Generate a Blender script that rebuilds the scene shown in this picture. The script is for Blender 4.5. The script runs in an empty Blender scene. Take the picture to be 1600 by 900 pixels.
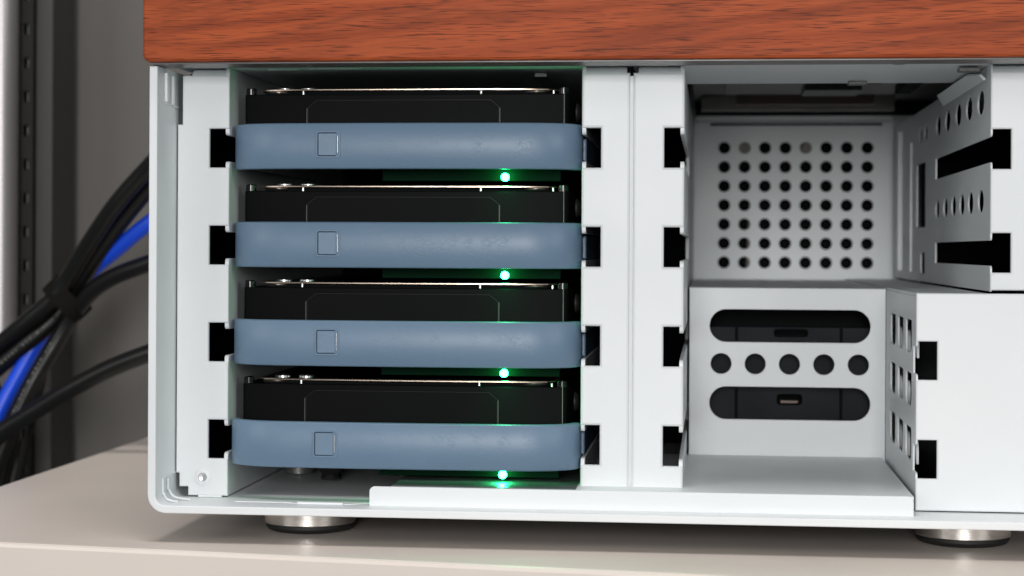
import bpy, bmesh, math, random
from mathutils import Vector, Matrix, noise
from mathutils.geometry import tessellate_polygon
random.seed(4)
S = 0.001                      # the scene is written in millimetres
scene = bpy.context.scene
col = scene.collection

# ------------------------------------------------------------------ camera
cam_d = bpy.data.cameras.new('camera')
cam = bpy.data.objects.new('camera', cam_d); col.objects.link(cam)
cam_d.sensor_width = 36.0
cam_d.lens = 36.0 * 2900 / 1600
cam_d.shift_y = -60 / 1600
cam_d.clip_start = 0.01; cam_d.clip_end = 50
YAW = math.atan(310 / 2900)
cam.matrix_world = (Matrix.Translation(Vector((167.3, -561.0, 88.3)) * S)
                    @ Matrix.Rotation(YAW, 4, 'Z') @ Matrix.Rotation(math.pi / 2, 4, 'X')
                    @ Matrix.Rotation(0.005, 4, 'Z'))
cam_d.dof.use_dof = True
cam_d.dof.focus_distance = 0.566
cam_d.dof.aperture_fstop = 19.0
scene.camera = cam

# ------------------------------------------------------------------ world and lamps
world = bpy.data.worlds.new('World'); scene.world = world
world.use_nodes = True
bg = world.node_tree.nodes['Background']
bg.inputs['Color'].default_value = (0.90, 0.96, 1.0, 1)
bg.inputs['Strength'].default_value = 0.12

def area(name, loc, target, size, size_y, power, color=(1, 1, 1)):
    d = bpy.data.lights.new(name, 'AREA'); d.shape = 'RECTANGLE'
    d.size = size; d.size_y = size_y; d.energy = power; d.color = color
    o = bpy.data.objects.new(name, d); col.objects.link(o)
    o.location = Vector(loc) * S
    o.rotation_euler = (Vector(target) * S - Vector(loc) * S).to_track_quat('-Z', 'Y').to_euler()
    return o
area('softbox_key', (150, -1500, 250), (140, 0, 80), 0.34, 0.36, 11.3, (1.0, 0.99, 0.975))
area('softbox_right', (1000, -850, 400), (140, 0, 80), 0.4, 0.5, 2.9, (1.0, 0.99, 0.975))
area('softbox_left', (-760, -850, 400), (180, 0, 80), 0.4, 0.5, 2.4, (1.0, 0.99, 0.975))
area('softbox_top', (40, -260, 1300), (80, -20, 60), 0.6, 0.4, 8.5, (1.0, 0.97, 0.94))

vs = scene.view_settings
vs.view_transform = 'Standard'; vs.look = 'None'; vs.exposure = 0.0; vs.gamma = 1.0
vs.use_curve_mapping = False

# ------------------------------------------------------------------ materials
def srgb(r, g, b):
    f = lambda c: (c / 255 / 12.92) if c / 255 <= 0.04045 else ((c / 255 + 0.055) / 1.055) ** 2.4
    return (f(r), f(g), f(b), 1)

def new_mat(name):
    m = bpy.data.materials.new(name); m.use_nodes = True
    nt = m.node_tree; return m, nt, nt.nodes['Principled BSDF']

def setb(b, **k):
    for kk, v in k.items(): b.inputs[kk.replace('_', ' ')].default_value = v

def coords(nt, scale=(1, 1, 1), loc=(0, 0, 0)):
    t = nt.nodes.new('ShaderNodeNewGeometry'); mp = nt.nodes.new('ShaderNodeMapping')
    mp.inputs['Scale'].default_value = scale; mp.inputs['Location'].default_value = loc
    nt.links.new(t.outputs['Position'], mp.inputs['Vector']); return mp.outputs['Vector']

def noise_n(nt, vec, scale, detail=2, rough=0.5, dist=0.0):
    n = nt.nodes.new('ShaderNodeTexNoise'); n.inputs['Scale'].default_value = scale
    n.inputs['Detail'].default_value = detail; n.inputs['Roughness'].default_value = rough
    n.inputs['Distortion'].default_value = dist
    nt.links.new(vec, n.inputs['Vector']); return n.outputs['Fac']

def ramp(nt, fac, stops):
    r = nt.nodes.new('ShaderNodeValToRGB'); e = r.color_ramp.elements
    while len(e) < len(stops): e.new(0.5)
    for el, (p, c) in zip(e, stops):
        el.position = p; el.color = c if len(c) == 4 else (*c, 1)
    nt.links.new(fac, r.inputs['Fac']); return r.outputs['Color']

def maprange(nt, v, a, b, c, d):
    m = nt.nodes.new('ShaderNodeMapRange')
    for i, x in enumerate((a, b, c, d)): m.inputs[1 + i].default_value = x
    nt.links.new(v, m.inputs[0]); return m.outputs[0]

def mix(nt, fac, a, b, mode='MIX'):
    m = nt.nodes.new('ShaderNodeMix'); m.data_type = 'RGBA'; m.blend_type = mode
    for sock, v in ((m.inputs[0], fac), (m.inputs[6], a), (m.inputs[7], b)):
        if hasattr(v, 'is_output'): nt.links.new(v, sock)
        else: sock.default_value = v
    return m.outputs[2]

def bump(nt, b, h, strength, dist):
    n = nt.nodes.new('ShaderNodeBump'); n.inputs['Strength'].default_value = strength
    n.inputs['Distance'].default_value = dist
    nt.links.new(h, n.inputs['Height']); nt.links.new(n.outputs['Normal'], b.inputs['Normal'])

def plain(name, c, rough=0.5, metal=0.0, spec=0.5, vary=0.0, vscale=60, bscale=0, bstr=0.2, bdist=0.00005):
    m, nt, b = new_mat(name)
    setb(b, Base_Color=c, Roughness=rough, Metallic=metal); b.inputs['Specular IOR Level'].default_value = spec
    v = coords(nt)
    if vary:
        f = noise_n(nt, v, vscale, 4, 0.6)
        lo = tuple(x * (1 - vary) for x in c[:3]) + (1,); hi = tuple(min(1, x * (1 + vary)) for x in c[:3]) + (1,)
        nt.links.new(ramp(nt, f, [(0.3, lo), (0.7, hi)]), b.inputs['Base Color'])
        nt.links.new(maprange(nt, f, 0.3, 0.7, rough * 0.88, min(1, rough * 1.12)), b.inputs['Roughness'])
    if bscale: bump(nt, b, noise_n(nt, v, bscale, 3, 0.55, 0.6), bstr, bdist)
    return m

M = {}
M['white'] = plain('white_powder_coat', (0.785, 0.81, 0.828, 1), 0.42, vary=0.018, vscale=30, bscale=1300, bstr=0.4, bdist=0.00006)
M['white_in'] = plain('pale_grey_inner_coat', (0.77, 0.80, 0.815, 1), 0.42, vary=0.02, vscale=25, bscale=900, bstr=0.2, bdist=0.00005)
M['black'] = plain('black_drive_casting', (0.0045, 0.0045, 0.005, 1), 0.5, spec=0.05, bscale=2500, bstr=0.15, bdist=0.00002)
M['gloss'] = plain('glossy_black', (0.006, 0.006, 0.007, 1), 0.16, spec=0.5)
M['plastic'] = plain('matt_black_plastic', (0.005, 0.0055, 0.006, 1), 0.7, spec=0.06)
M['dark'] = plain('dark_charcoal_plastic', (0.010, 0.013, 0.017, 1), 0.5, spec=0.1, vary=0.1)
M['mat'] = plain('dark_grey_floor_shade', (0.10, 0.125, 0.12, 1), 0.4, vary=0.25, vscale=120)  # dark greenish tone paints the shade and reflection on the bay floor
M['glow_plate'] = plain('dark_green_glow_catcher', (0.0016, 0.015, 0.007, 1), 0.6, spec=0.03)  # green tint stands for the glow spread round each indicator
M['outline'] = plain('black_edge_glint', (0.013, 0.0125, 0.012, 1), 0.4, spec=0.15)  # lighter black paints the light caught along the step's edge
M['compartment'] = plain('grey_brown_compartment', (0.30, 0.285, 0.27, 1), 0.55, vary=0.2, vscale=40)
M['groove'] = plain('blue_groove_shade', (0.035, 0.055, 0.085, 1), 0.6, spec=0.2)
M['rubber'] = plain('black_rubber', (0.012, 0.012, 0.012, 1), 0.62)
M['lid'] = plain('polished_lid_metal', (0.66, 0.53, 0.43, 1), 0.25, 1.0)
M['steel'] = plain('bright_steel', (0.75, 0.75, 0.75, 1), 0.28, 1.0)
M['zinc'] = plain('dull_zinc', (0.22, 0.22, 0.21, 1), 0.45, 0.6, vary=0.2, vscale=400)
M['underside'] = plain('dark_brown_underside', (0.13, 0.11, 0.105, 1), 0.35, vary=0.1)
M['board'] = plain('dark_circuit_board', (0.014, 0.016, 0.016, 1), 0.4, vary=0.4, vscale=150)
M['bronze'] = plain('dull_bronze', (0.14, 0.10, 0.08, 1), 0.5, 0.3)
M['post'] = plain('pale_galvanised_steel', (0.46, 0.44, 0.435, 1), 0.42, 0.8)
M['grey'] = plain('mid_grey_plastic', (0.22, 0.21, 0.20, 1), 0.55)

# brushed aluminium (turned round a vertical axis)
m, nt, b = new_mat('brushed_aluminium'); M['alu'] = m
setb(b, Base_Color=(0.80, 0.76, 0.72, 1), Metallic=1.0, Roughness=0.3)
f = noise_n(nt, coords(nt, (60, 60, 6000)), 1, 2)
nt.links.new(maprange(nt, f, 0.3, 0.7, 0.24, 0.38), b.inputs['Roughness'])
bump(nt, b, f, 0.08, 0.00003)

# blue grey tray plastic with a leathery grain
m, nt, b = new_mat('blue_grey_plastic'); M['blue'] = m
setb(b, Base_Color=(0.125, 0.205, 0.325, 1), Roughness=0.4)
v = coords(nt)
vo = nt.nodes.new('ShaderNodeTexVoronoi'); vo.feature = 'DISTANCE_TO_EDGE'; vo.inputs['Scale'].default_value = 620
dn = nt.nodes.new('ShaderNodeTexNoise'); dn.inputs['Scale'].default_value = 500; dn.inputs['Detail'].default_value = 2
nt.links.new(v, dn.inputs['Vector'])
sm = nt.nodes.new('ShaderNodeVectorMath'); sm.operation = 'SCALE'; sm.inputs['Scale'].default_value = 0.004
nt.links.new(dn.outputs['Color'], sm.inputs[0])
ad = nt.nodes.new('ShaderNodeVectorMath'); ad.operation = 'ADD'
nt.links.new(v, ad.inputs[0]); nt.links.new(sm.outputs[0], ad.inputs[1]); nt.links.new(ad.outputs[0], vo.inputs['Vector'])
h = maprange(nt, vo.outputs['Distance'], 0.0, 0.07, 1.0, 0.0)
big = maprange(nt, noise_n(nt, v, 260, 2), 0.42, 0.6, 0.0, 1.0)
mu = nt.nodes.new('ShaderNodeMath'); mu.operation = 'MULTIPLY'
nt.links.new(h, mu.inputs[0]); nt.links.new(big, mu.inputs[1])
bump(nt, b, mu.outputs[0], 0.22, 0.00010)
nt.links.new(ramp(nt, noise_n(nt, v, 40, 3), [(0.3, (0.132, 0.208, 0.302)), (0.7, (0.143, 0.222, 0.320))]), b.inputs['Base Color'])

# walnut
m, nt, b = new_mat('oiled_walnut'); M['wood'] = m
v = coords(nt, (1, 1, 1))
warp = noise_n(nt, coords(nt, (9, 9, 30)), 1, 3, 0.5)
cb = nt.nodes.new('ShaderNodeCombineXYZ')
nt.links.new(maprange(nt, warp, 0, 1, -0.004, 0.004), cb.inputs['Z'])
ad = nt.nodes.new('ShaderNodeVectorMath'); ad.operation = 'ADD'
nt.links.new(v, ad.inputs[0]); nt.links.new(cb.outputs[0], ad.inputs[1])
# the grain rises slightly to the right, as in sawn boards
rt = nt.nodes.new('ShaderNodeVectorRotate'); rt.rotation_type = 'Y_AXIS'; rt.inputs['Angle'].default_value = math.radians(5)
nt.links.new(ad.outputs[0], rt.inputs['Vector'])
def mp(scale):
    q = nt.nodes.new('ShaderNodeMapping'); q.inputs['Scale'].default_value = scale
    nt.links.new(rt.outputs[0], q.inputs['Vector']); return q.outputs['Vector']
g1 = noise_n(nt, mp((6, 40, 200)), 1, 4, 0.55, 0.2)
g2 = noise_n(nt, mp((28, 200, 1300)), 1, 3, 0.6)
g3 = noise_n(nt, coords(nt, (120, 400, 4300)), 1, 1, 0.4)
g5 = noise_n(nt, mp((7, 30, 75)), 1, 3, 0.6, 0.8)
g4 = noise_n(nt, coords(nt, (14, 14, 22)), 1, 2)
c1 = ramp(nt, g1, [(0.28, (0.200, 0.034, 0.011)), (0.42, (0.370, 0.068, 0.019)), (0.58, (0.440, 0.089, 0.027)), (0.75, (0.365, 0.071, 0.021))])
c2 = mix(nt, maprange(nt, g2, 0.35, 0.75, 0.0, 0.5), c1, (0.19, 0.036, 0.013, 1))
c3 = mix(nt, maprange(nt, g4, 0.4, 0.7, 0.0, 0.35), c2, (0.47, 0.108, 0.038, 1))
c3 = mix(nt, ramp(nt, g5, [(0.40, (0, 0, 0)), (0.475, (0.32, 0.32, 0.32)), (0.50, (0.5, 0.5, 0.5)), (0.56, (0, 0, 0))]), c3, (0.17, 0.034, 0.013, 1))
pore = maprange(nt, g3, 0.575, 0.68, 0.0, 0.75)
c4 = mix(nt, pore, c3, (0.055, 0.014, 0.008, 1))
nt.links.new(c4, b.inputs['Base Color'])
setb(b, Roughness=0.5); b.inputs['Specular IOR Level'].default_value = 0.14
bump(nt, b, maprange(nt, g3, 0.6, 0.72, 1.0, 0.0), 0.12, 0.00008)

M['shelf'] = plain('beige_laminate', (0.79, 0.705, 0.64, 1), 0.36, vary=0.02, vscale=12, bscale=1400, bstr=0.12, bdist=0.00004)
M['wall'] = plain('dark_taupe_panel', (0.125, 0.116, 0.107, 1), 0.6, vary=0.05, vscale=8, bscale=500, bstr=0.1)
M['rack_dark'] = plain('black_rack_paint', (0.024, 0.0235, 0.022, 1), 0.55, spec=0.2, vary=0.1)
M['rack'] = plain('dark_rack_paint', (0.042, 0.039, 0.035, 1), 0.5, vary=0.1)
M['cable'] = plain('black_cable_jacket', (0.0055, 0.0055, 0.0055, 1), 0.36, spec=0.42, bscale=300, bstr=0.15, bdist=0.0002)
M['cable_blue'] = plain('blue_cable_jacket', (0.008, 0.080, 0.80, 1), 0.36)
M['strap'] = plain('black_woven_strap', (0.009, 0.0085, 0.008, 1), 0.85, spec=0.1, bscale=1500, bstr=0.5, bdist=0.0002)

m, nt, b = new_mat('green_led'); M['led'] = m
setb(b, Base_Color=(0.1, 0.9, 0.4, 1), Roughness=0.3)
b.inputs['Emission Color'].default_value = (0.012, 1.0, 0.26, 1); b.inputs['Emission Strength'].default_value = 70

# ------------------------------------------------------------------ mesh helpers
def link(name, me, mat, parent=None):
    o = bpy.data.objects.new(name, me); col.objects.link(o)
    if mat: me.materials.append(M[mat])
    if parent: o.parent = parent; o.matrix_parent_inverse = parent.matrix_world.inverted()
    return o

def finish(bm, name, mat, parent=None, smooth=None):
    bmesh.ops.recalc_face_normals(bm, faces=bm.faces[:])
    me = bpy.data.meshes.new(name); bm.to_mesh(me); bm.free()
    if smooth is not None:
        for p in me.polygons: p.use_smooth = True
        me.set_sharp_from_angle(angle=math.radians(smooth))
    return link(name, me, mat, parent)

def empty(name, loc, label=None, cat=None, group=None):
    o = bpy.data.objects.new(name, None); col.objects.link(o)
    o.location = Vector(loc) * S; o.empty_display_size = 0.01
    o.matrix_world = Matrix.Translation(Vector(loc) * S)
    tag(o, label, cat, group); return o

def tag(o, label=None, cat=None, group=None, kind=None):
    for k, v in (('label', label), ('category', cat), ('group', group), ('kind', kind)):
        if v: o[k] = v
    return o

def area2(p): return sum(p[i - 1][0] * p[i][1] - p[i][0] * p[i - 1][1] for i in range(len(p))) / 2

def inset(p, d):
    """move a counter-clockwise loop inwards by d (outwards for a clockwise hole)"""
    out = []; n = len(p)
    for i in range(n):
        a, c_, e = Vector(p[i - 1]), Vector(p[i]), Vector(p[(i + 1) % n])
        d1 = (c_ - a).normalized(); d2 = (e - c_).normalized()
        n1 = Vector((-d1.y, d1.x)); n2 = Vector((-d2.y, d2.x))
        k = n1 + n2; l = max(0.35, 1 + n1.dot(n2))
        out.append(tuple(c_ + k * (d / l)))
    return out

def plate_bm(bm, outline, holes, origin, u, v, thick, ch=0.25):
    """flat sheet: outline and holes in u,v (mm); front face at origin, thickness runs along -(u x v)"""
    u = Vector(u); v = Vector(v); nrm = u.cross(v); o = Vector(origin)
    loops = []
    for i, l in enumerate([outline] + list(holes)):
        l = list(l)
        if (area2(l) < 0) != (i > 0): l.reverse()
        loops.append(l)
    P = lambda q, d: bm.verts.new((o + u * q[0] + v * q[1] - nrm * d) * S)
    prof = [(ch, 0.0), (ch * 0.3, ch * 0.3), (0.0, ch), (0.0, thick)] if ch > 0 else [(0, 0), (0, thick)]
    rings = []
    for ins, dep in prof:
        rings.append([[P(q, dep) for q in (inset(l, ins) if ins else l)] for l in loops])
    for a, b_ in zip(rings, rings[1:]):
        for la, lb in zip(a, b_):
            n = len(la)
            for i in range(n):
                bm.faces.new((la[i - 1], la[i], lb[i], lb[i - 1]))
    for r in (rings[0], rings[-1]):
        flat = [q for l in r for q in l]
        coords2 = []
        ins = prof[0][0] if r is rings[0] else prof[-1][0]
        polys = [[Vector((q[0], q[1], 0)) for q in (inset(l, ins) if ins else l)] for l in loops]
        for tri in tessellate_polygon(polys):
            try: bm.faces.new([flat[i] for i in tri])
            except ValueError: pass

def plate(name, outline, holes, origin, u, v, thick, mat, parent, ch=0.25):
    bm = bmesh.new(); plate_bm(bm, outline, holes, origin, u, v, thick, ch)
    return finish(bm, name, mat, parent, 20)

FRONT = ((1, 0, 0), (0, 0, 1))      # faces -Y
RIGHT = ((0, 1, 0), (0, 0, 1))      # faces +X
LEFT = ((0, -1, 0), (0, 0, 1))      # faces -X (u runs along -Y)
UP = ((1, 0, 0), (0, 1, 0))         # faces +Z
DOWN = ((-1, 0, 0), (0, 1, 0))      # faces -Z

def rect(x0, y0, x1, y1): return [(x0, y0), (x1, y0), (x1, y1), (x0, y1)]
def arc(cx, cy, rx, ry, a0, a1, n):
    return [(cx + rx * math.cos(math.radians(a0 + (a1 - a0) * i / n)), cy + ry * math.sin(math.radians(a0 + (a1 - a0) * i / n))) for i in range(n + 1)]
def circle(cx, cy, r, n=20, ry=None):
    return arc(cx, cy, r, ry or r, 0, 360, n)[:-1]
def rrect(x0, y0, x1, y1, r, n=4):
    if isinstance(r, (int, float)): r = (r,) * 4       # bl, br, tr, tl
    out = []
    for (cx, cy, a), rr in zip(((x0, y0, 180), (x1, y0, 270), (x1, y1, 0), (x0, y1, 90)), r):
        if rr <= 0: out.append((cx, cy)); continue
        ox = cx + (rr if cx == x0 else -rr); oy = cy + (rr if cy == y0 else -rr)
        out += arc(ox, oy, rr, rr, a, a + 90, n)
    return out

def box(name, a, b_, mat, parent, ch=0.3):
    return plate(name, rect(a[0], a[2], b_[0], b_[2]), [], (0, a[1], 0), *FRONT, b_[1] - a[1], mat, parent, ch)

def lathe(name, prof, centre, axis, mat, parent, n=32, smooth=40):
    """profile of (radius, height) pairs turned about an axis through centre"""
    bm = bmesh.new(); ax = Vector(axis).normalized()
    t = ax.orthogonal().normalized(); w = ax.cross(t); c = Vector(centre)
    rings = []
    for r, hh in prof:
        if r <= 1e-6: rings.append([bm.verts.new((c + ax * hh) * S)])
        else: rings.append([bm.verts.new((c + ax * hh + (t * math.cos(k * 2 * math.pi / n) + w * math.sin(k * 2 * math.pi / n)) * r) * S) for k in range(n)])
    for a, b_ in zip(rings, rings[1:]):
        if len(a) == 1 and len(b_) == 1: continue
        for k in range(n):
            k2 = (k + 1) % n
            if len(a) == 1: bm.faces.new((a[0], b_[k], b_[k2]))
            elif len(b_) == 1: bm.faces.new((a[k], a[k2], b_[0]))
            else: bm.faces.new((a[k], a[k2], b_[k2], b_[k]))
    return finish(bm, name, mat, parent, smooth)

def spline(pts, per=10):
    P = [Vector(p) for p in pts]; out = []
    P = [P[0] * 2 - P[1]] + P + [P[-1] * 2 - P[-2]]
    for i in range(1, len(P) - 2):
        p0, p1, p2, p3 = P[i - 1:i + 3]
        for k in range(per):
            t = k / per
            out.append(0.5 * ((2 * p1) + (p2 - p0) * t + (2 * p0 - 5 * p1 + 4 * p2 - p3) * t * t + (3 * p1 - p0 - 3 * p2 + p3) * t ** 3))
    out.append(P[-2]); return out

def tube(name, pts, r, mat, parent=None, n=20, per=10):
    bm = bmesh.new(); path = spline(pts, per); rings = []
    up = Vector((0, 1, 0))
    for i, p in enumerate(path):
        d = (path[min(i + 1, len(path) - 1)] - path[max(i - 1, 0)]).normalized()
        a = (up - d * up.dot(d)).normalized(); b_ = d.cross(a); up = a
        rings.append([bm.verts.new((p + (a * math.cos(k * 2 * math.pi / n) + b_ * math.sin(k * 2 * math.pi / n)) * r) * S) for k in range(n)])
    for x, y in zip(rings, rings[1:]):
        for k in range(n): bm.faces.new((x[k - 1], x[k], y[k], y[k - 1]))
    bm.faces.new(rings[0]); bm.faces.new(rings[-1])
    return finish(bm, name, mat, parent, 50)

# ================================================================== SETTING
# shelf: one laminate board, rounded front edge, left edge runs straight back
x0, x1 = -93.8, 420
fy = lambda x: -31.7 - 0.1310 * x
bm = bmesh.new()
ol = [(x0, fy(x0)), (x1, fy(x1)), (x1, 343), (x0, 343)]
plate_bm(bm, ol, [], (0, 0, 0), *UP, 42, 1.3)
shelf = finish(bm, 'shelf', 'shelf', None, 20)
tag(shelf, 'beige laminate shelf board under the computer case', None, None, 'structure')

wall = plate('wall', rect(-900, -420, 900, 900), [], (0, 345, 0), *FRONT, 12, 'wall', None, 0)
tag(wall, 'dark taupe rack panel behind the cables', None, None, 'structure')

# rack upright in the left background
rk = empty('rack_upright', (-160, 300, -300), 'steel rack upright with a column of square holes at the far left edge', 'rack upright')
bm = bmesh.new(); zs = [79.4 + 16.25 * k for k in range(-22, 16)]
for z in zs:
    plate_bm(bm, rect(-165.2, z - 8.125, -156.6, z + 8.125), [rect(-163.0, z - 2.6, -158.8, z + 2.6)], (0, 301, 0), *FRONT, 2.2, 0)
finish(bm, 'perforated_flange', 'rack_dark', rk)
for z in zs:
    if -40 < z < 215: box('hole_rim', (-159.9, 302.2, z - 2.3), (-158.85, 303.0, z + 2.0), 'zinc', rk, 0.1)
plate('flange_backing', rect(-165.2, -380, -152, 420), [], (0, 311, 0), *FRONT, 1, 'plastic', rk, 0)
plate('side_channel', rect(-156.5, -380, -148.0, 420), [], (0, 304, 0), *FRONT, 30, 'rack', rk, 0.6)
bm = bmesh.new()
plate_bm(bm, rrect(-188, 284, -161.0, 299.6, 7.0, 10), [], (0, 0, -380), (1, 0, 0), (0, 1, 0), -800, 0)
finish(bm, 'steel_post', 'post', rk, 40)

# ================================================================== COMPUTER CASE
case = empty('computer_case', (143, 140, 0), 'white metal computer case with a walnut front panel and open drive bays', 'computer case')

# lower shell: open-topped tray with rounded lower corners
W, ZT = 286.0, 142.7
def shell_outline():
    out = [(0, ZT), (0, 8.9 + 5.6)] + arc(5.6, 8.9 + 5.6, 5.6, 5.6, 180, 270, 8)[1:]
    out += arc(W - 5.6, 8.9 + 5.6, 5.6, 5.6, 270, 360, 8) + [(W, ZT), (W - 2.5, ZT)]
    out += arc(W - 2.5 - 2.8, 11.25 + 2.8, 2.8, 2.8, 0, -90, 6)
    out += arc(2.5 + 2.8, 11.25 + 2.8, 2.8, 2.8, 270, 180, 6) + [(2.5, ZT)]
    return out
shell = plate('outer_shell', shell_outline(), [], (0, -20, 0), *FRONT, 320, 'white', case, 0.35)
# upper cover behind the walnut
o2 = [(0.4, 144.6), (0.4, 228)] + [(W - 0.4, 228), (W - 0.4, 144.6), (W - 2.2, 144.6), (W - 2.2, 226), (2.2, 226), (2.2, 144.6)]
plate('upper_cover', o2, [], (0, -12.5, 0), *FRONT, 312.5, 'white', case, 0.3)
plate('rear_plate', rect(0.5, 11.6, W - 0.5, 227), [], (0, 300.1, 0), *FRONT, 1.2, 'white', case, 0.2)

# walnut front panel
bm = bmesh.new()
plate_bm(bm, rrect(-1.0, 143.55, 287.4, 229, 2.4, 6), [], (0, -24, 0), *FRONT, 11, 0.9)
wood = finish(bm, 'walnut_panel', 'wood', case, 20)
tag(wood, 'reddish brown walnut board across the top')
plate('panel_backing', rect(1.2, 143.0, W - 1.2, 143.5), [], (0, -22.3, 0), *FRONT, 12, 'underside', case, 0.1)

# ceiling sheet, full depth over the drives, short over the empty bay
co = [(2.6, -10), (283.4, -10), (283.4, 64), (158.2, 64), (158.2, 288), (2.6, 288)]
ceil = plate('ceiling_plate', [(-x, y) for x, y in co], [], (0, 0, 144.1), *DOWN, 1.0, 'white_in', case, 0.2)
for (px, py, w_) in ((176.5, -6.5, 8), (189, -6.0, 17), (30, 6, 9), (44, 4, 16)):
    plate('formed_rib', [(-x, y) for x, y in rect(px, py, px + w_, py + 1.6)], [], (0, 0, 143.85), *DOWN, 0.4, 'white_in', ceil, 0.15)
for px in (152.2, 222.0):
    lathe('hinge_clip', [(0, -0.9), (1.8, -0.8), (2.3, 0.0)], (px, -8.0, 144.0), (0, 0, 1), 'zinc', ceil, 16)
box('catch_tab', (212, 55, 143.0), (218, 60, 144.0), 'zinc', ceil, 0.2)
box('catch_tab', (112, 20, 142.6), (116, 24, 144.0), 'zinc', ceil, 0.2)

# drive cage pieces ------------------------------------------------------
ROW = [125.25 - 30 * k for k in range(4)]           # top of each front cut-out
def flange_outline(xa, xb, z0, z1, cut_left=None, cut_right=None, pairs=None):
    """rectangle with rectangular cut-outs on either side"""
    pairs = pairs or [(r - 12.0, r) for r in ROW]
    out = [(xa, z0), (xb, z0)]
    if cut_right is not None:
        for a, b_ in sorted(pairs): out += [(xb, a), (cut_right, a), (cut_right, b_), (xb, b_)]
    out += [(xb, z1), (xa, z1)]
    if cut_left is not None:
        for a, b_ in sorted(pairs, reverse=True): out += [(xa, b_), (cut_left, b_), (cut_left, a), (xa, a)]
    return out

def wall_outline(y0, y1, z0, z1, slots, depth, r=1.3):
    """side wall in (y,z) with slots open to the front, rounded at the mouth"""
    out = [(y0, z1), (y1, z1), (y1, z0), (y0, z0)]
    for a, b_ in sorted(slots):
        out += arc(y0 + r, a - r, r, r, 180, 90, 4)
        out += [(depth, a), (depth, b_)]
        out += arc(y0 + r, b_ + r, r, r, 270, 180, 4)
    return out[::-1]
SL = [(r - 10.1, r - 2.0) for r in ROW]

# left column
lo = [(6.7, 11.7), (19.25, 11.7)]
for a, b_ in sorted((r - 12.0, r) for r in ROW): lo += [(19.25, a), (13.0, a), (13.0, b_), (19.25, b_)]
lo += [(19.25, 141.7), (4.4, 141.7), (4.4, 126.6), (2.9, 126.6), (2.9, 18.6), (3.9, 18.6), (3.9, 14.4), (6.7, 14.4)]
rv = circle(11.4, 17.4, 1.15, 20)
lf = plate('cage_flange', lo, [rv], (0, 0, 0), *FRONT, 1.2, 'white', case, 0.5)
lathe('rivet_ring', [(1.25, -0.05), (1.5, -0.55), (2.0, -0.55), (2.75, -0.15), (2.8, 0.05)], (11.4, 0, 17.4), (0, 1, 0), 'white', lf, 28)
lathe('rivet_core', [(1.2, 0.3), (0.5, 0.5), (0.0, 0.5)], (11.4, 0, 17.4), (0, 1, 0), 'steel', lf, 20)
def fold_tab(xa, xb, z, parent):
    bm = bmesh.new()
    u = Vector((1, 0, 0)); v = Vector((0, 0.72, 0.69)).normalized()
    plate_bm(bm, rrect(xa, 0, xb, 3.1, (0, 0, 0.8, 0.8)), [], (0, 0.4, z), u, v, 0.8, 0.2)
    return finish(bm, 'folded_tab', 'white', parent, 20)
fold_tab(7.2, 19.0, 141.6, lf)
box('foot_tab', (10.2, -0.9, 11.3), (17.6, 0.3, 12.0), 'white', lf, 0.2)
lw = plate('cage_wall', wall_outline(0.7, 180, 11.7, 144.0, SL, 136), [], (19.2, 0, 0), *RIGHT, 1.2, 'white_in', case, 0.2)

# middle columns
f1 = plate('cage_flange', flange_outline(128.4, 142.95, 12.2, 141.9, cut_right=None, cut_left=134.2), [], (0, 0, 0), *FRONT, 1.3, 'white', case, 0.75)
fold_tab(128.8, 142.0, 141.8, f1)
f2 = plate('cage_flange', flange_outline(143.95, 159.4, 12.2, 141.9, cut_right=153.3), [], (0, 0, 0), *FRONT, 1.3, 'white', case, 0.75)
plate('seam_strip', rect(142.0, 12.2, 144.8, 141.0), [], (0, 1.35, 0), *FRONT, 0.6, 'white', case, 0)
fold_tab(145.4, 159.0, 141.8, f2)
plate('cage_wall', [(-y, z) for y, z in wall_outline(0.7, 180, 12.2, 144.0, SL, 136)], [], (128.45, 0, 0), *LEFT, 1.2, 'white_in', case, 0.2)
plate('cage_wall', wall_outline(0.7, 289, 12.2, 144.0, SL, 136), [], (159.35, 0, 0), *RIGHT, 1.2, 'white_in', case, 0.2)
plate('cavity_shade_mid', rect(2, 12.2, 179, 144.0), [], (143.7, 0, 0), *RIGHT, 0.6, 'plastic', case, 0)  # added black sheet that darkens the cavity between the bays
plate('cage_back', rect(2.7, 12.2, 158.1, 144.0), [], (0, 180.3, 0), *FRONT, 1.0, 'plastic', case, 0)

# right upper column and its perforated wall
PR = [(112.9, 124.7), (82.2, 93.9)]
f3 = plate('cage_flange', flange_outline(249.6, 283.3, 76.9, 141.7, cut_left=255.6, pairs=PR), [], (0, 0, 0), *FRONT, 1.2, 'white', case, 0.5)
fold_tab(249.9, 283.0, 141.6, f3)
hl = [circle(y, 134.1, 7.2, 24, 3.8) for y in (21.4, 47.2, 73.3, 101.5, 127.7)] + [circle(y, 134.1, 5.0, 20, 3.6) for y in (168, 186)]
hl += [circle(y, 103.8, 6.2, 24, 3.6) for y in (20.4, 43.0, 63.5, 84.5, 106.5, 130)]
hl += [rrect(168, 97.8, 199, 123, 1.0), rrect(170, 79.8, 184, 88, 1.5)]
hl += [circle(226, z, 2.0, 12) for z in (124, 113, 91)] + [circle(262, z, 2.4, 12, 3.2) for z in (126, 105, 86)]
w3 = plate('cage_wall', [(-y, z) for y, z in wall_outline(0.7, 289, 76.6, 144.0, [(114.9, 122.5), (84.2, 91.7)], 136)],
           [[(-y, z) for y, z in h_] for h_ in hl], (249.65, 0, 0), *LEFT, 0.6, 'white_in', case, 0.12)
box('wall_rib', (248.6, 214, 80), (249.6, 218, 133), 'white_in', w3, 0.3)
box('wall_rib', (247.4, 252, 80), (249.6, 259, 140), 'white_in', w3, 0.3)
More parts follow.
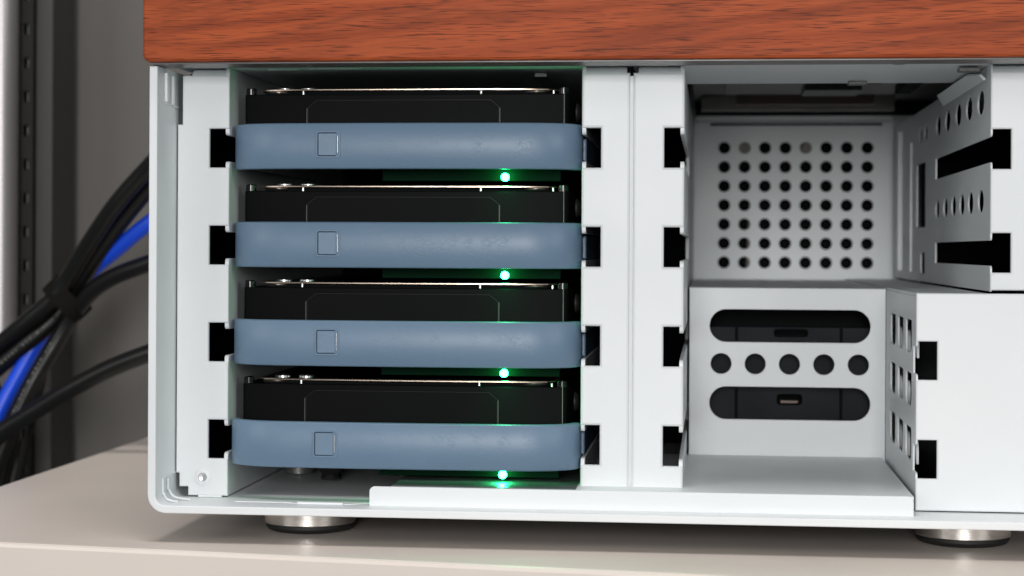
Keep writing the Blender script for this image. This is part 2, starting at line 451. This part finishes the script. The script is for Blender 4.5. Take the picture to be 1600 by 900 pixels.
bm = bmesh.new()
plate_bm(bm, [(9, 0), (9, 2.2), (26, 4.4), (100, 4.4), (108, 0)], [], (249.5, 0, 140.4), Vector((0, 1, 0)), Vector((-0.72, 0, 0.69)), 0.8, 0.15)
finish(bm, 'corner_bracket', 'white_in', w3, 35)
box('bracket_lug', (241.2, 6, 142.4), (247.2, 11, 143.6), 'zinc', w3, 0.2)
plate('cavity_shade', [(-y, z) for y, z in rect(2, 12, 289, 144.0)], [], (281.5, 0, 0), *LEFT, 0.8, 'plastic', case, 0)  # added black sheet so the space behind the slots looks dark
plate('cavity_shade_back', rect(250.4, 12, 281.4, 144), [], (0, 190, 0), *FRONT, 0.8, 'plastic', case, 0)  # added black sheet that keeps the right cavity dark at its end
plate('cavity_shade', rect(14, 12.5, 179, 143.5), [], (3.4, 0, 0), *RIGHT, 0.6, 'plastic', case, 0)  # added black sheet that darkens the left cut-outs

# back panel with its grid of round holes
grid = [circle(173.4 + 9.18 * i, 135.1 - 8.69 * j, 2.72, 20) for i in range(8) for j in range(7)]
bp = plate('back_panel', rect(159.5, 74.5, 249.4, 147.0), grid, (0, 290, 0), *FRONT, 1.2, 'white_in', case, 0.2)
plate('panel_rim', rect(160.5, 147.2, 249, 149.6), [], (0, 288, 0), *FRONT, 6, 'white_in', case, 0.4)
box('spacer_strip', (167, 288.9, 145.2), (244, 289.8, 146.2), 'plastic', bp, 0.1)
plate('fan_housing', rect(160, 75, 249, 147), [], (0, 297.5, 0), *FRONT, 2.0, 'plastic', case, 0)
tube('fan_cable', [(184.5, 294, 76), (185.6, 294, 100), (186.6, 294, 120), (187, 294.2, 136), (183, 294.3, 140)], 1.3, 'grey', case, 12, 6)
lathe('fan_hub', [(0, -1.5), (3.6, -1.5), (4.2, -0.8), (4.2, 2.0)], (183.5, 295.2, 134.8), (0, 1, 0), 'grey', case, 24)
lathe('fan_hub', [(0, -1.5), (2.8, -1.5), (3.2, -0.8), (3.2, 2.0)], (211.3, 295.2, 135.0), (0, 1, 0), 'grey', case, 24)

# dark motherboard compartment above the empty bay
mb = plate('motherboard_tray', [(-x, y) for x, y in rect(159.6, 66, 283.0, 293)], [], (0, 0, 157), *DOWN, 1.2, 'compartment', case, 0.1)
plate('circuit_board', [(-x, y) for x, y in rect(173, 88, 243, 232)], [[(-x, y) for x, y in rrect(182, 110, 196, 122, 1)]], (0, 0, 154.4), *DOWN, 1.6, 'compartment', mb, 0.2)
box('board_connector', (178, 236, 150.5), (236, 243, 156.5), 'bronze', mb, 0.4)
box('board_connector', (240, 96, 151), (246, 190, 156.5), 'plastic', mb, 0.4)
box('board_connector', (184, 130, 152.6), (200, 142, 154.3), 'plastic', mb, 0.3)
box('board_connector', (218, 150, 152.4), (232, 160, 154.3), 'plastic', mb, 0.3)
box('heatsink', (204, 176, 151.4), (226, 204, 154.3), 'board', mb, 0.4)
box('standoff_bar', (163, 262, 149.9), (247, 268, 156.5), 'compartment', mb, 0.4)
plate('compartment_wall', rect(160, 150, 283, 156.6), [], (0, 294, 0), *FRONT, 1.0, 'dark', case, 0)

# small-drive bracket: flange, side wall with vents, top sheet and perforated plate
LR = [(50.3, 61.7), (21.1, 32.5)]
fl = plate('bracket_flange', flange_outline(228.0, 283.3, 11.6, 76.0, cut_left=234.2, pairs=LR), [], (0, -2, 0), *FRONT, 1.2, 'white', case, 0.5)
vents = [rrect(yc - 8.6, zc - 5.0, yc + 8.6, zc + 5.0, (3.4, 3.4, 1, 1), 4) for yc in (19.5, 44, 68.5) for zc in (62.5, 46.3, 29.8)]
SB = [(a + 1.6, b_ - 1.6) for a, b_ in LR]
plate('bracket_wall', [(-y, z) for y, z in wall_outline(-1.2, 93, 11.6, 75.0, SB, 6.5)], [[(-y, z) for y, z in h_] for h_ in vents],
      (228.05, 0, 0), *LEFT, 0.6, 'white_in', case, 0.12)
for yc in (19.5, 44, 68.5):
    for zc in (62.5, 46.3, 29.8):
        plate('vent_tongue', [(-y, z) for y, z in rrect(yc + 1.0, zc - 7.0, yc + 10.5, zc + 0.5, (0, 0, 3, 3), 4)], [], (230.6, 0, 0), *LEFT, 0.8, 'white_in', case, 0.2)
plate('bracket_lining', [(-y, z) for y, z in rect(2, 12, 93, 74)], [], (236, 0, 0), *LEFT, 0.8, 'plastic', case, 0)
plate('bracket_top', rect(228.2, -0.7, 249.4, 289) , [], (0, 0, 75.95), *UP, 0.9, 'white_in', case, 0.2)
plate('bracket_top', rect(160.0, 93.4, 227.9, 289.5), [], (0, 0, 75.4), *UP, 0.9, 'white_in', case, 0.2)
pills = [rrect(167.2, 56.4, 222.7, 67.8, 5.69, 8), rrect(167.2, 29.4, 222.7, 40.8, 5.69, 8)]
pills += [circle(171.2 + 11.85 * k, 48.8, 3.6, 28) for k in range(5)]
plate('perforated_plate', rect(160.1, 12.2, 227.9, 75.3), pills, (0, 92.5, 0), *FRONT, 1.2, 'white', case, 0.25)
# dark connector housing behind the plate
hs = plate('connector_housing', rect(160.6, 18, 227.5, 61.3), [rrect(190.0, 57.9, 201.8, 60.4, 1.2), rrect(191.2, 33.7, 199.8, 37.3, 1.2)],
           (0, 105, 0), *FRONT, 2.0, 'dark', case, 0.3)
plate('housing_back', rect(160.6, 14, 227.5, 75), [], (0, 118, 0), *FRONT, 1.0, 'plastic', case, 0)
box('connector_tongue', (192.4, 107.5, 34.0), (198.6, 112, 35.0), 'bronze', hs, 0.1)
for x_ in (176.2, 213.0):
    box('housing_rib', (x_, 104.1, 18.2), (x_ + 1.0, 104.9, 61), 'plastic', hs, 0.2)

# raised floor panel with its folded front lip
fp = plate('floor_panel', rect(72, -10.9, 226.6, 92.2), [], (0, 0, 16.9), *UP, 0.9, 'white_in', case, 0.2)
plate('floor_shade', rect(72.4, -10.6, 127.8, 92), [], (0, 0, 17.25), *UP, 0.3, 'mat', fp, 0.1)  # added dark sheet, painting the shaded floor under the bottom tray
plate('front_lip', rrect(65.9, 11.1, 226.5, 17.05, (0, 0, 1.6, 1.6)), [], (0, -12, 0), *FRONT, 1.0, 'white', fp, 0.3)
plate('floor_recess', [(24, -9), (40, -9), (43, -10.6), (60, -10.6), (63.5, -8), (66, -5), (70, -5), (70, 120), (24, 120)], [], (0, 0, 11.45), *UP, 0.2, 'white_in', case, 0.1)
box('floor_catch', (44, -12.2, 11.3), (58, -11.4, 12.0), 'white', case, 0.15)
for (x_, y_, r_, h_) in ((28, 62, 5.0, 3.0), ):
    lathe('floor_stud', [(r_, 0), (r_, h_ - 0.5), (r_ - 0.5, h_), (0, h_)], (x_, y_, 11.9), (0, 0, 1), 'zinc', case, 24)
lathe('rubber_stop', [(3.0, 0), (3.2, 0.6), (2.7, 1.6), (4.2, 3.5), (5.8, 5.2), (0, 5.2)], (43, 42, 12.3), (0, 0, 1), 'rubber', case, 24)

# stamped tabs on the inside of the shell
def inner_strip(y0, z0, y1, z1, w_=0.9):
    box('stamped_rib', (2.5, min(y0, y1), min(z0, z1)), (2.5 + w_, max(y0, y1), max(z0, z1)), 'white', shell, 0.3)
inner_strip(-12.6, 132.6, -11.2, 141.4); inner_strip(-6.2, 132.2, -4.8, 141.0); inner_strip(-12.4, 132.0, -5.0, 132.5, 0.5); inner_strip(-4.6, 131.6, 5, 132.2, 0.4)
inner_strip(-13.6, 13.6, -12.4, 18.4, 0.6); inner_strip(-8.6, 14.5, -7.6, 18.0, 0.7); inner_strip(-12.3, 18.6, 0.0, 19.1, 0.4)
tube('stamped_rib', [(3.0, -13, 14.2), (3.6, -13, 12.6), (5.2, -13, 11.8), (7.4, -13, 11.5)], 0.35, 'white', shell, 8, 5)
tube('stamped_rib', [(3.2, -8, 14.6), (4.0, -8, 13.0), (5.8, -8, 12.0), (10.0, -8, 11.5)], 0.35, 'white', shell, 8, 5)

plate('bounce_blocker', [(-x, y) for x, y in rect(6, -14, 280, 296)], [], (0, 0, 8.5), *DOWN, 0.38, 'plastic', case, 0)  # added black sheet that cuts light bounced up beneath the case
# feet
for fx, fyy in ((42.3, 14.3), (244.0, 15.2), (42.3, 270), (244.0, 270)):
    ft = lathe('foot', [(0, 2.3), (13.8, 2.3), (14.3, 2.7), (14.35, 8.4), (13.8, 8.85), (0, 8.85)], (fx, fyy, 0), (0, 0, 1), 'alu', case, 64)
    lathe('rubber_ring', [(0, 0.0), (11.6, 0.0), (13.2, 0.5), (13.9, 1.5), (13.8, 2.5), (12, 2.6)], (fx, fyy, 0), (0, 0, 1), 'rubber', ft, 64)

# ================================================================== DRIVES AND TRAYS
ORD = ['topmost', 'second from top', 'third from top', 'bottom']
def tray_curve(off, half=54.2, rx=20.0, ry=12.0, back=138.0, n=12):
    """plan of the tray's outer face, offset inwards by off; x about the centre, y depth"""
    hx = half - off; pts = [(-hx, back), (-hx, 60), (-hx, 14), (-hx, 6.2)]
    for i in range(1, n):
        a = math.radians(90 * i / n)
        pts.append((-hx + (rx - off) * (1 - math.cos(a) ** 0.9), 6.2 - (ry - off) * math.sin(a) ** 0.9))
    pts += [(x, 6.2 - ry + off) for x in (-(half - rx), -24, -16, -8, 0)]
    bow = lambda x, y: (x, y + min(abs(x), half - rx) ** 2 / 1500.0)
    pts = [bow(*p) if p[1] < 6.2 else p for p in pts]
    return pts + [(-x, y) for x, y in reversed(pts[:-1])]

def make_tray(k, z_top, dy, dz):
    cx = 74.0; H = 14.0; zb = z_top - H
    t = empty('drive_tray', (cx, 20 + dy, zb + dz), '%s blue-grey plastic drive tray with a green light beneath its front' % ORD[k], 'drive tray', 'drive trays in the left bay')
    o_, i_ = tray_curve(0), tray_curve(2.2)
    # band with softened rims; arms are lower than the front
    bm = bmesh.new(); n = len(o_)
    prof = [(0.9, 0.0, 1), (0.35, 0.12, 1), (0.0, 0.55, 1), (0.0, 0.55, -1), (0.3, 0.15, -1), (0.9, 0.0, -1)]
    rows = []
    for j in range(n):
        (ox, oy), (ix, iy) = o_[j], i_[j]
        lw_ = min(1.0, max(0.0, (oy - 10) / 6.0))        # how far into the arm
        top = z_top - lw_ * 4.6; bot = zb + lw_ * 3.0
        sec = []
        for a, dd, s_ in prof:
            tt = a / 2.2
            x = ox + (ix - ox) * tt; y = oy + (iy - oy) * tt
            sec.append((x, y, (top - dd) if s_ > 0 else (bot + dd)))
        sec += [(ix, iy, bot), (ix, iy, top)]
        rows.append([bm.verts.new(Vector((cx + x, y + dy, z + dz)) * S) for x, y, z in sec])
    for a, b_ in zip(rows, rows[1:]):
        for q in range(len(a)): bm.faces.new((a[q - 1], a[q], b_[q], b_[q - 1]))
    bm.faces.new(rows[0]); bm.faces.new(rows[-1])
    finish(bm, 'front_band', 'blue', t, 40)
    yf = 6.2 - 12.0 + dy + 0.38
    bx0, bz0 = 47.7, z_top - 10.7 + dz
    bt = plate('latch_button', rrect(bx0, bz0, bx0 + 7.6, bz0 + 8.3, 0.9), [rrect(bx0 + 0.55, bz0 + 0.55, bx0 + 7.05, bz0 + 7.75, 0.5)], (0, yf - 0.36, 0), *FRONT, 0.5, 'blue', t, 0.16)
    plate('button_face', rrect(bx0 + 0.8, bz0 + 0.8, bx0 + 6.35, bz0 + 7.5, 0.3), [], (0, yf - 0.30, 0), *FRONT, 0.4, 'blue', bt, 0.14)
    plate('button_groove', rrect(bx0 + 0.5, bz0 + 0.5, bx0 + 7.1, bz0 + 7.8, 0.5), [], (0, yf - 0.1, 0), *FRONT, 0.2, 'groove', bt, 0)  # dark plate paints the shade in the gap round the button
    box('button_slot', (bx0 + 6.42, yf - 0.06, bz0 + 1.2), (bx0 + 6.58, yf + 0.1, bz0 + 7.2), 'plastic', bt, 0)
    box('button_pin', (bx0 + 6.62, yf - 0.2, bz0 + 1.5), (bx0 + 6.82, yf + 0.1, bz0 + 6.9), 'steel', bt, 0.05)
    for s_ in (-1, 1):
        a, b_ = sorted((cx + s_ * 53.2, cx + s_ * 55.2))
        box('slide_rail', (a, 10.5 + dy, 113.5 + zb - 112.6 + 2.0), (b_, 134 + dy, zb + 10.0), 'blue', t, 0.5)
        lathe('mounting_pin', [(3.0, 0), (3.0, 0.5), (2.2, 1.3), (0, 1.5)], (cx + s_ * 51.0, 24 + dy, z_top + dz + 5.0), (s_, 0, 0), 'rubber', t, 20)
    plate('tray_floor', rect(cx - 50, 6 + dy, cx + 50, 136 + dy), [], (0, 0, zb + dz + 1.2), *UP, 0.9, 'gloss', t, 0.1)
    # indicator: a small clear dome under the front; added green plate behind carries its halo
    lz = zb + dz - 2.1
    ld = lathe('indicator_light', [(0, -1.2), (0.7, -1.0), (1.15, -0.4), (1.25, 0.4), (1.25, 1.2), (0, 1.2)], (104.6, 3.9 + dy, lz), (0, 1, 0), 'led', t, 16)
    box('glow_catcher', (66, 7.3 + dy, lz - 1.1), (121.5, 9.5 + dy, zb + dz + 0.9), 'glow_plate', ld, 0.2)
    sp = bpy.data.lights.new('indicator_beam', 'SPOT'); sp.energy = 0.014; sp.color = (0.05, 1.0, 0.36)
    sp.spot_size = math.radians(150); sp.spot_blend = 1.0; sp.shadow_soft_size = 0.0006
    so = bpy.data.objects.new('indicator_beam', sp); col.objects.link(so)
    so.matrix_world = Matrix.Translation(Vector((104.6, 2.4 + dy, lz)) * S) @ Vector((0, -0.35, -1)).to_track_quat('-Z', 'Y').to_matrix().to_4x4()
    return t

def make_drive(k, z_post, dy):
    """3.5 inch drive; z_post is the height of its raised corner posts"""
    zt = z_post - 2.1; xa, xb = 22.0, 123.7; yb = 8.0 + dy
    d = empty('hard_drive', (73, 80 + dy, z_post - 25.6), '%s black hard drive sitting in its blue-grey tray' % ORD[k], 'hard drive', 'hard drives in the left bay')
    bm = bmesh.new()
    plate_bm(bm, rrect(xa, yb, xb, yb + 146, (1.4, 1.4, 1, 1), 4), [], (0, 0, zt), *UP, 23.4, 0.3)
    finish(bm, 'casing', 'black', d, 20)
    for x_ in (xa + 1.75, xb - 1.65):
        lathe('corner_post', [(0, 2.1), (1.2, 2.1), (1.6, 1.8), (1.65, 0.0)], (x_, yb + 1.9, zt), (0, 0, 1), 'gloss', d, 20)
    pz = zt - 1.9
    plate('front_step', [(42.4, zt - 17), (102.3, zt - 17), (102.3, pz - 2.2), (99.6, pz), (45.2, pz), (42.4, pz - 2.2)], [], (0, yb - 0.35, 0), *FRONT, 0.5, 'black', d, 0.18)
    ring = [(42.3, zt - 17.2), (102.4, zt - 17.2), (102.4, pz - 2.15), (99.65, pz + 0.1), (45.15, pz + 0.1), (42.3, pz - 2.15)]
    plate('step_outline', ring, [inset(ring, 0.2)], (0, yb - 0.42, 0), *FRONT, 0.3, 'outline', d, 0.04)
    for x_ in (42.0, 102.55):
        box('step_pin', (x_ - 0.16, yb - 0.42, zt - 14), (x_ + 0.16, yb, pz - 2.4), 'rack', d, 0.05)
    box('edge_highlight', (122.3, yb - 0.12, zt - 14), (122.5, yb + 0.2, zt + 1.9), 'grey', d, 0.05)  # added grey strip paints the highlight on the casing corner
    # lid: dark plate with a bright machined edge, corners swept back
    lid = [(26.0, yb + 14), (26.2, yb + 5.5), (28.5, yb + 2.2), (34, yb + 0.6), (46, yb - 0.1), (60, yb - 0.35), (73, yb - 0.4), (86, yb - 0.35), (100, yb - 0.1), (112, yb + 0.6), (117.5, yb + 2.2), (119.8, yb + 5.5), (120, yb + 14), (120, yb + 140), (26, yb + 140)]
    plate('lid_edge', lid, [], (0, 0, zt + 1.65), *UP, 0.40, 'lid', d, 0.1)
    top = inset(lid, 0.8)
    lp = plate('lid_label', top, [], (0, 0, zt + 1.8), *UP, 0.3, 'gloss', d, 0.1)
    plate('lid_gasket', inset(lid, 2.2), [], (0, 0, zt + 1.12), *UP, 1.1, 'plastic', d, 0)
    for x_ in (32.0, 113.4):
        lathe('lid_screw_and_glint', [(0, 1.05), (4.2, 1.05), (4.6, 0.6), (4.2, 0.1), (0, 0.1)], (x_, yb + 5.6, zt), (0, 0, 1), 'steel', d, 28)  # steel discs added for the reflections under the lid's rim
    for x_ in (33.5, 41.0):
        lathe('lid_screw_and_glint', [(2.6, 1.7), (2.6, 2.25), (2.1, 2.5), (0.8, 2.5), (0.7, 2.2), (0, 2.2)], (x_, yb + 7.0, zt), (0, 0, 1), 'steel', lp, 24)
    for x_ in (40.5, 96.5, 119.0):
        lathe('step_pin', [(0, 1.1), (0.4, 1.1), (0.45, 0.05)], (x_, yb + 1.4, zt), (0, 0, 1), 'steel', d, 12)
    return d

DY = [0.0, 0.5, -0.4, -2.6]; DZ = [0.0, -0.1, -0.1, -0.9]
for k in range(4):
    make_drive(k, 138.5 - 30.1 * k, DY[k] * 0.4)
    make_tray(k, 126.6 - 30 * k, DY[k], DZ[k])

# ================================================================== CABLES
CB = []
def cable(name, pts, r, mat, label):
    o = tube(name, pts, r, mat); tag(o, label, 'cable', 'cables beside the case'); CB.append((o, pts)); return o
cable('power_cable', [(-40, 200, 142), (-61.4, 205, 129.6), (-73.2, 210, 120.3), (-87.5, 215, 106.2), (-101.1, 222, 90.2), (-112.4, 228, 75.5), (-119.7, 230, 66.2), (-133.6, 232, 54.7), (-149.4, 235, 43.0), (-175, 236, 24)],
      3.9, 'cable', 'uppermost thick black cable arching out from behind the case')
cable('power_cable', [(-42, 212, 137), (-64.7, 216, 122.7), (-75.5, 220, 113.0), (-90.7, 225, 96.6), (-102.4, 230, 82.0), (-113.1, 236, 68.3), (-121.1, 238, 58.0), (-133.6, 236, 46.4), (-149.7, 236, 33.0), (-175, 236, 10)],
      3.9, 'cable', 'black cable running just below the uppermost one in the bundle')
cable('network_cable', [(-40, 222, 118), (-65.0, 225, 105.6), (-77.3, 226, 98.1), (-92.3, 230, 86.9), (-107.3, 236, 76.0), (-119.6, 242, 63.0), (-130.1, 240, 47.8), (-137.3, 236, 33.2), (-143.6, 232, 19.2), (-150.1, 230, 2.3), (-158, 230, -30)],
      3.5, 'cable_blue', 'bright blue cable running through the black bundle')
cable('power_cable', [(-40, 216, 88), (-62.8, 218, 84.8), (-75.3, 220, 81.1), (-91.7, 224, 75.3), (-103.1, 228, 68.1), (-113.3, 234, 57.5), (-121.1, 234, 44.8), (-128.3, 230, 30.8), (-134.8, 228, 16.8), (-140.3, 226, 2.9), (-148, 225, -20)],
      3.8, 'cable', 'black cable that bends down steeply below the strap beside the blue cable')
cable('power_cable', [(-36, 205, 51), (-56.0, 205, 47.5), (-70.8, 206, 43.0), (-87.6, 208, 36.5), (-105.2, 210, 27.6), (-120.1, 212, 18.8), (-137.9, 214, 8.2), (-160, 215, -6)],
      3.9, 'cable', 'lowest black cable crossing in front of the others to the left edge')
cable('thin_cable', [(-133.5, 262, 50), (-135.1, 262, 37.4), (-138.7, 262, 19.7), (-143.1, 262, 2.1), (-147.6, 262, -15.6), (-154, 262, -42)],
      1.9, 'cable', 'thin black cable hanging straight down behind the lowest black cable')
cable('thin_cable', [(-160, 250, 40), (-155.2, 250, 26.2), (-149.2, 250, 14.7), (-146.1, 250, 0.3), (-149.0, 250, -14.2), (-155, 250, -40)],
      2.6, 'cable', 'short black cable end at the far left edge below the blue cable')

# worn print along two of the jackets: rows of tiny pale dashes
def print_marks(o, pts, r, t0, t1, n, side):
    path = spline(pts, 10); view = Vector((167.3, -561.0, 88.3)); bm = bmesh.new()
    rnd = random.Random(7)
    for k in range(n):
        f_ = t0 + (t1 - t0) * k / n; i = int(f_ * (len(path) - 2)); p = path[i].lerp(path[i + 1], f_ * (len(path) - 2) - i)
        d = (path[i + 1] - path[i]).normalized(); v_ = (view - p); v_ = (v_ - d * v_.dot(d)).normalized(); w_ = d.cross(v_)
        c = p + (v_ * math.cos(side) + w_ * math.sin(side)) * (r + 0.04); tn = (w_ * math.cos(side) - v_ * math.sin(side))
        a_, b_ = 0.30 + 0.35 * rnd.random(), 0.45
        if rnd.random() < 0.2: continue
        bm.faces.new([bm.verts.new((c + d * sx * a_ + tn * sy * b_) * S) for sx, sy in ((-1, -1), (1, -1), (1, 1), (-1, 1))])
    finish(bm, 'printed_marks', 'print', o)
M['print'] = plain('faded_grey_print', (0.16, 0.155, 0.15, 1), 0.6)
print_marks(CB[1][0], CB[1][1], 3.9, 0.62, 0.88, 22, 0.15)
print_marks(CB[3][0], CB[3][1], 3.8, 0.58, 0.92, 26, 0.5)

# hook-and-loop strap round the bundle
bm = bmesh.new()
ctr = Vector((-115.5, 234.5, 65.5)); d_ = Vector((0.70, 0.10, 0.70)).normalized()
a_ = Vector((0.70, 0, -0.70)); a_ = (a_ - d_ * a_.dot(d_)).normalized(); b2 = d_.cross(a_)
rings = []
for rr, hh in ((0.0, -4.4), (0.7, -4.4), (0.8, 0), (0.7, 4.4), (0.0, 4.4)):
    ring = []
    for k in range(40):
        an = 2 * math.pi * k / 40
        e = lambda c: math.copysign(abs(c) ** 0.8, c)
        p = ctr + a_ * (e(math.cos(an)) * (10.0 + rr)) + b2 * (e(math.sin(an)) * (8.0 + rr)) + d_ * hh
        ring.append(bm.verts.new(p * S))
    rings.append(ring)
for i in range(len(rings)):
    x, y = rings[i], rings[(i + 1) % len(rings)]
    for k in range(40): bm.faces.new((x[k - 1], x[k], y[k], y[k - 1]))
st = finish(bm, 'cable_strap', 'strap', None, 50)
tag(st, 'black fabric strap holding the cable bundle together', 'cable strap')

scene.render.resolution_x = 1024; scene.render.resolution_y = 576
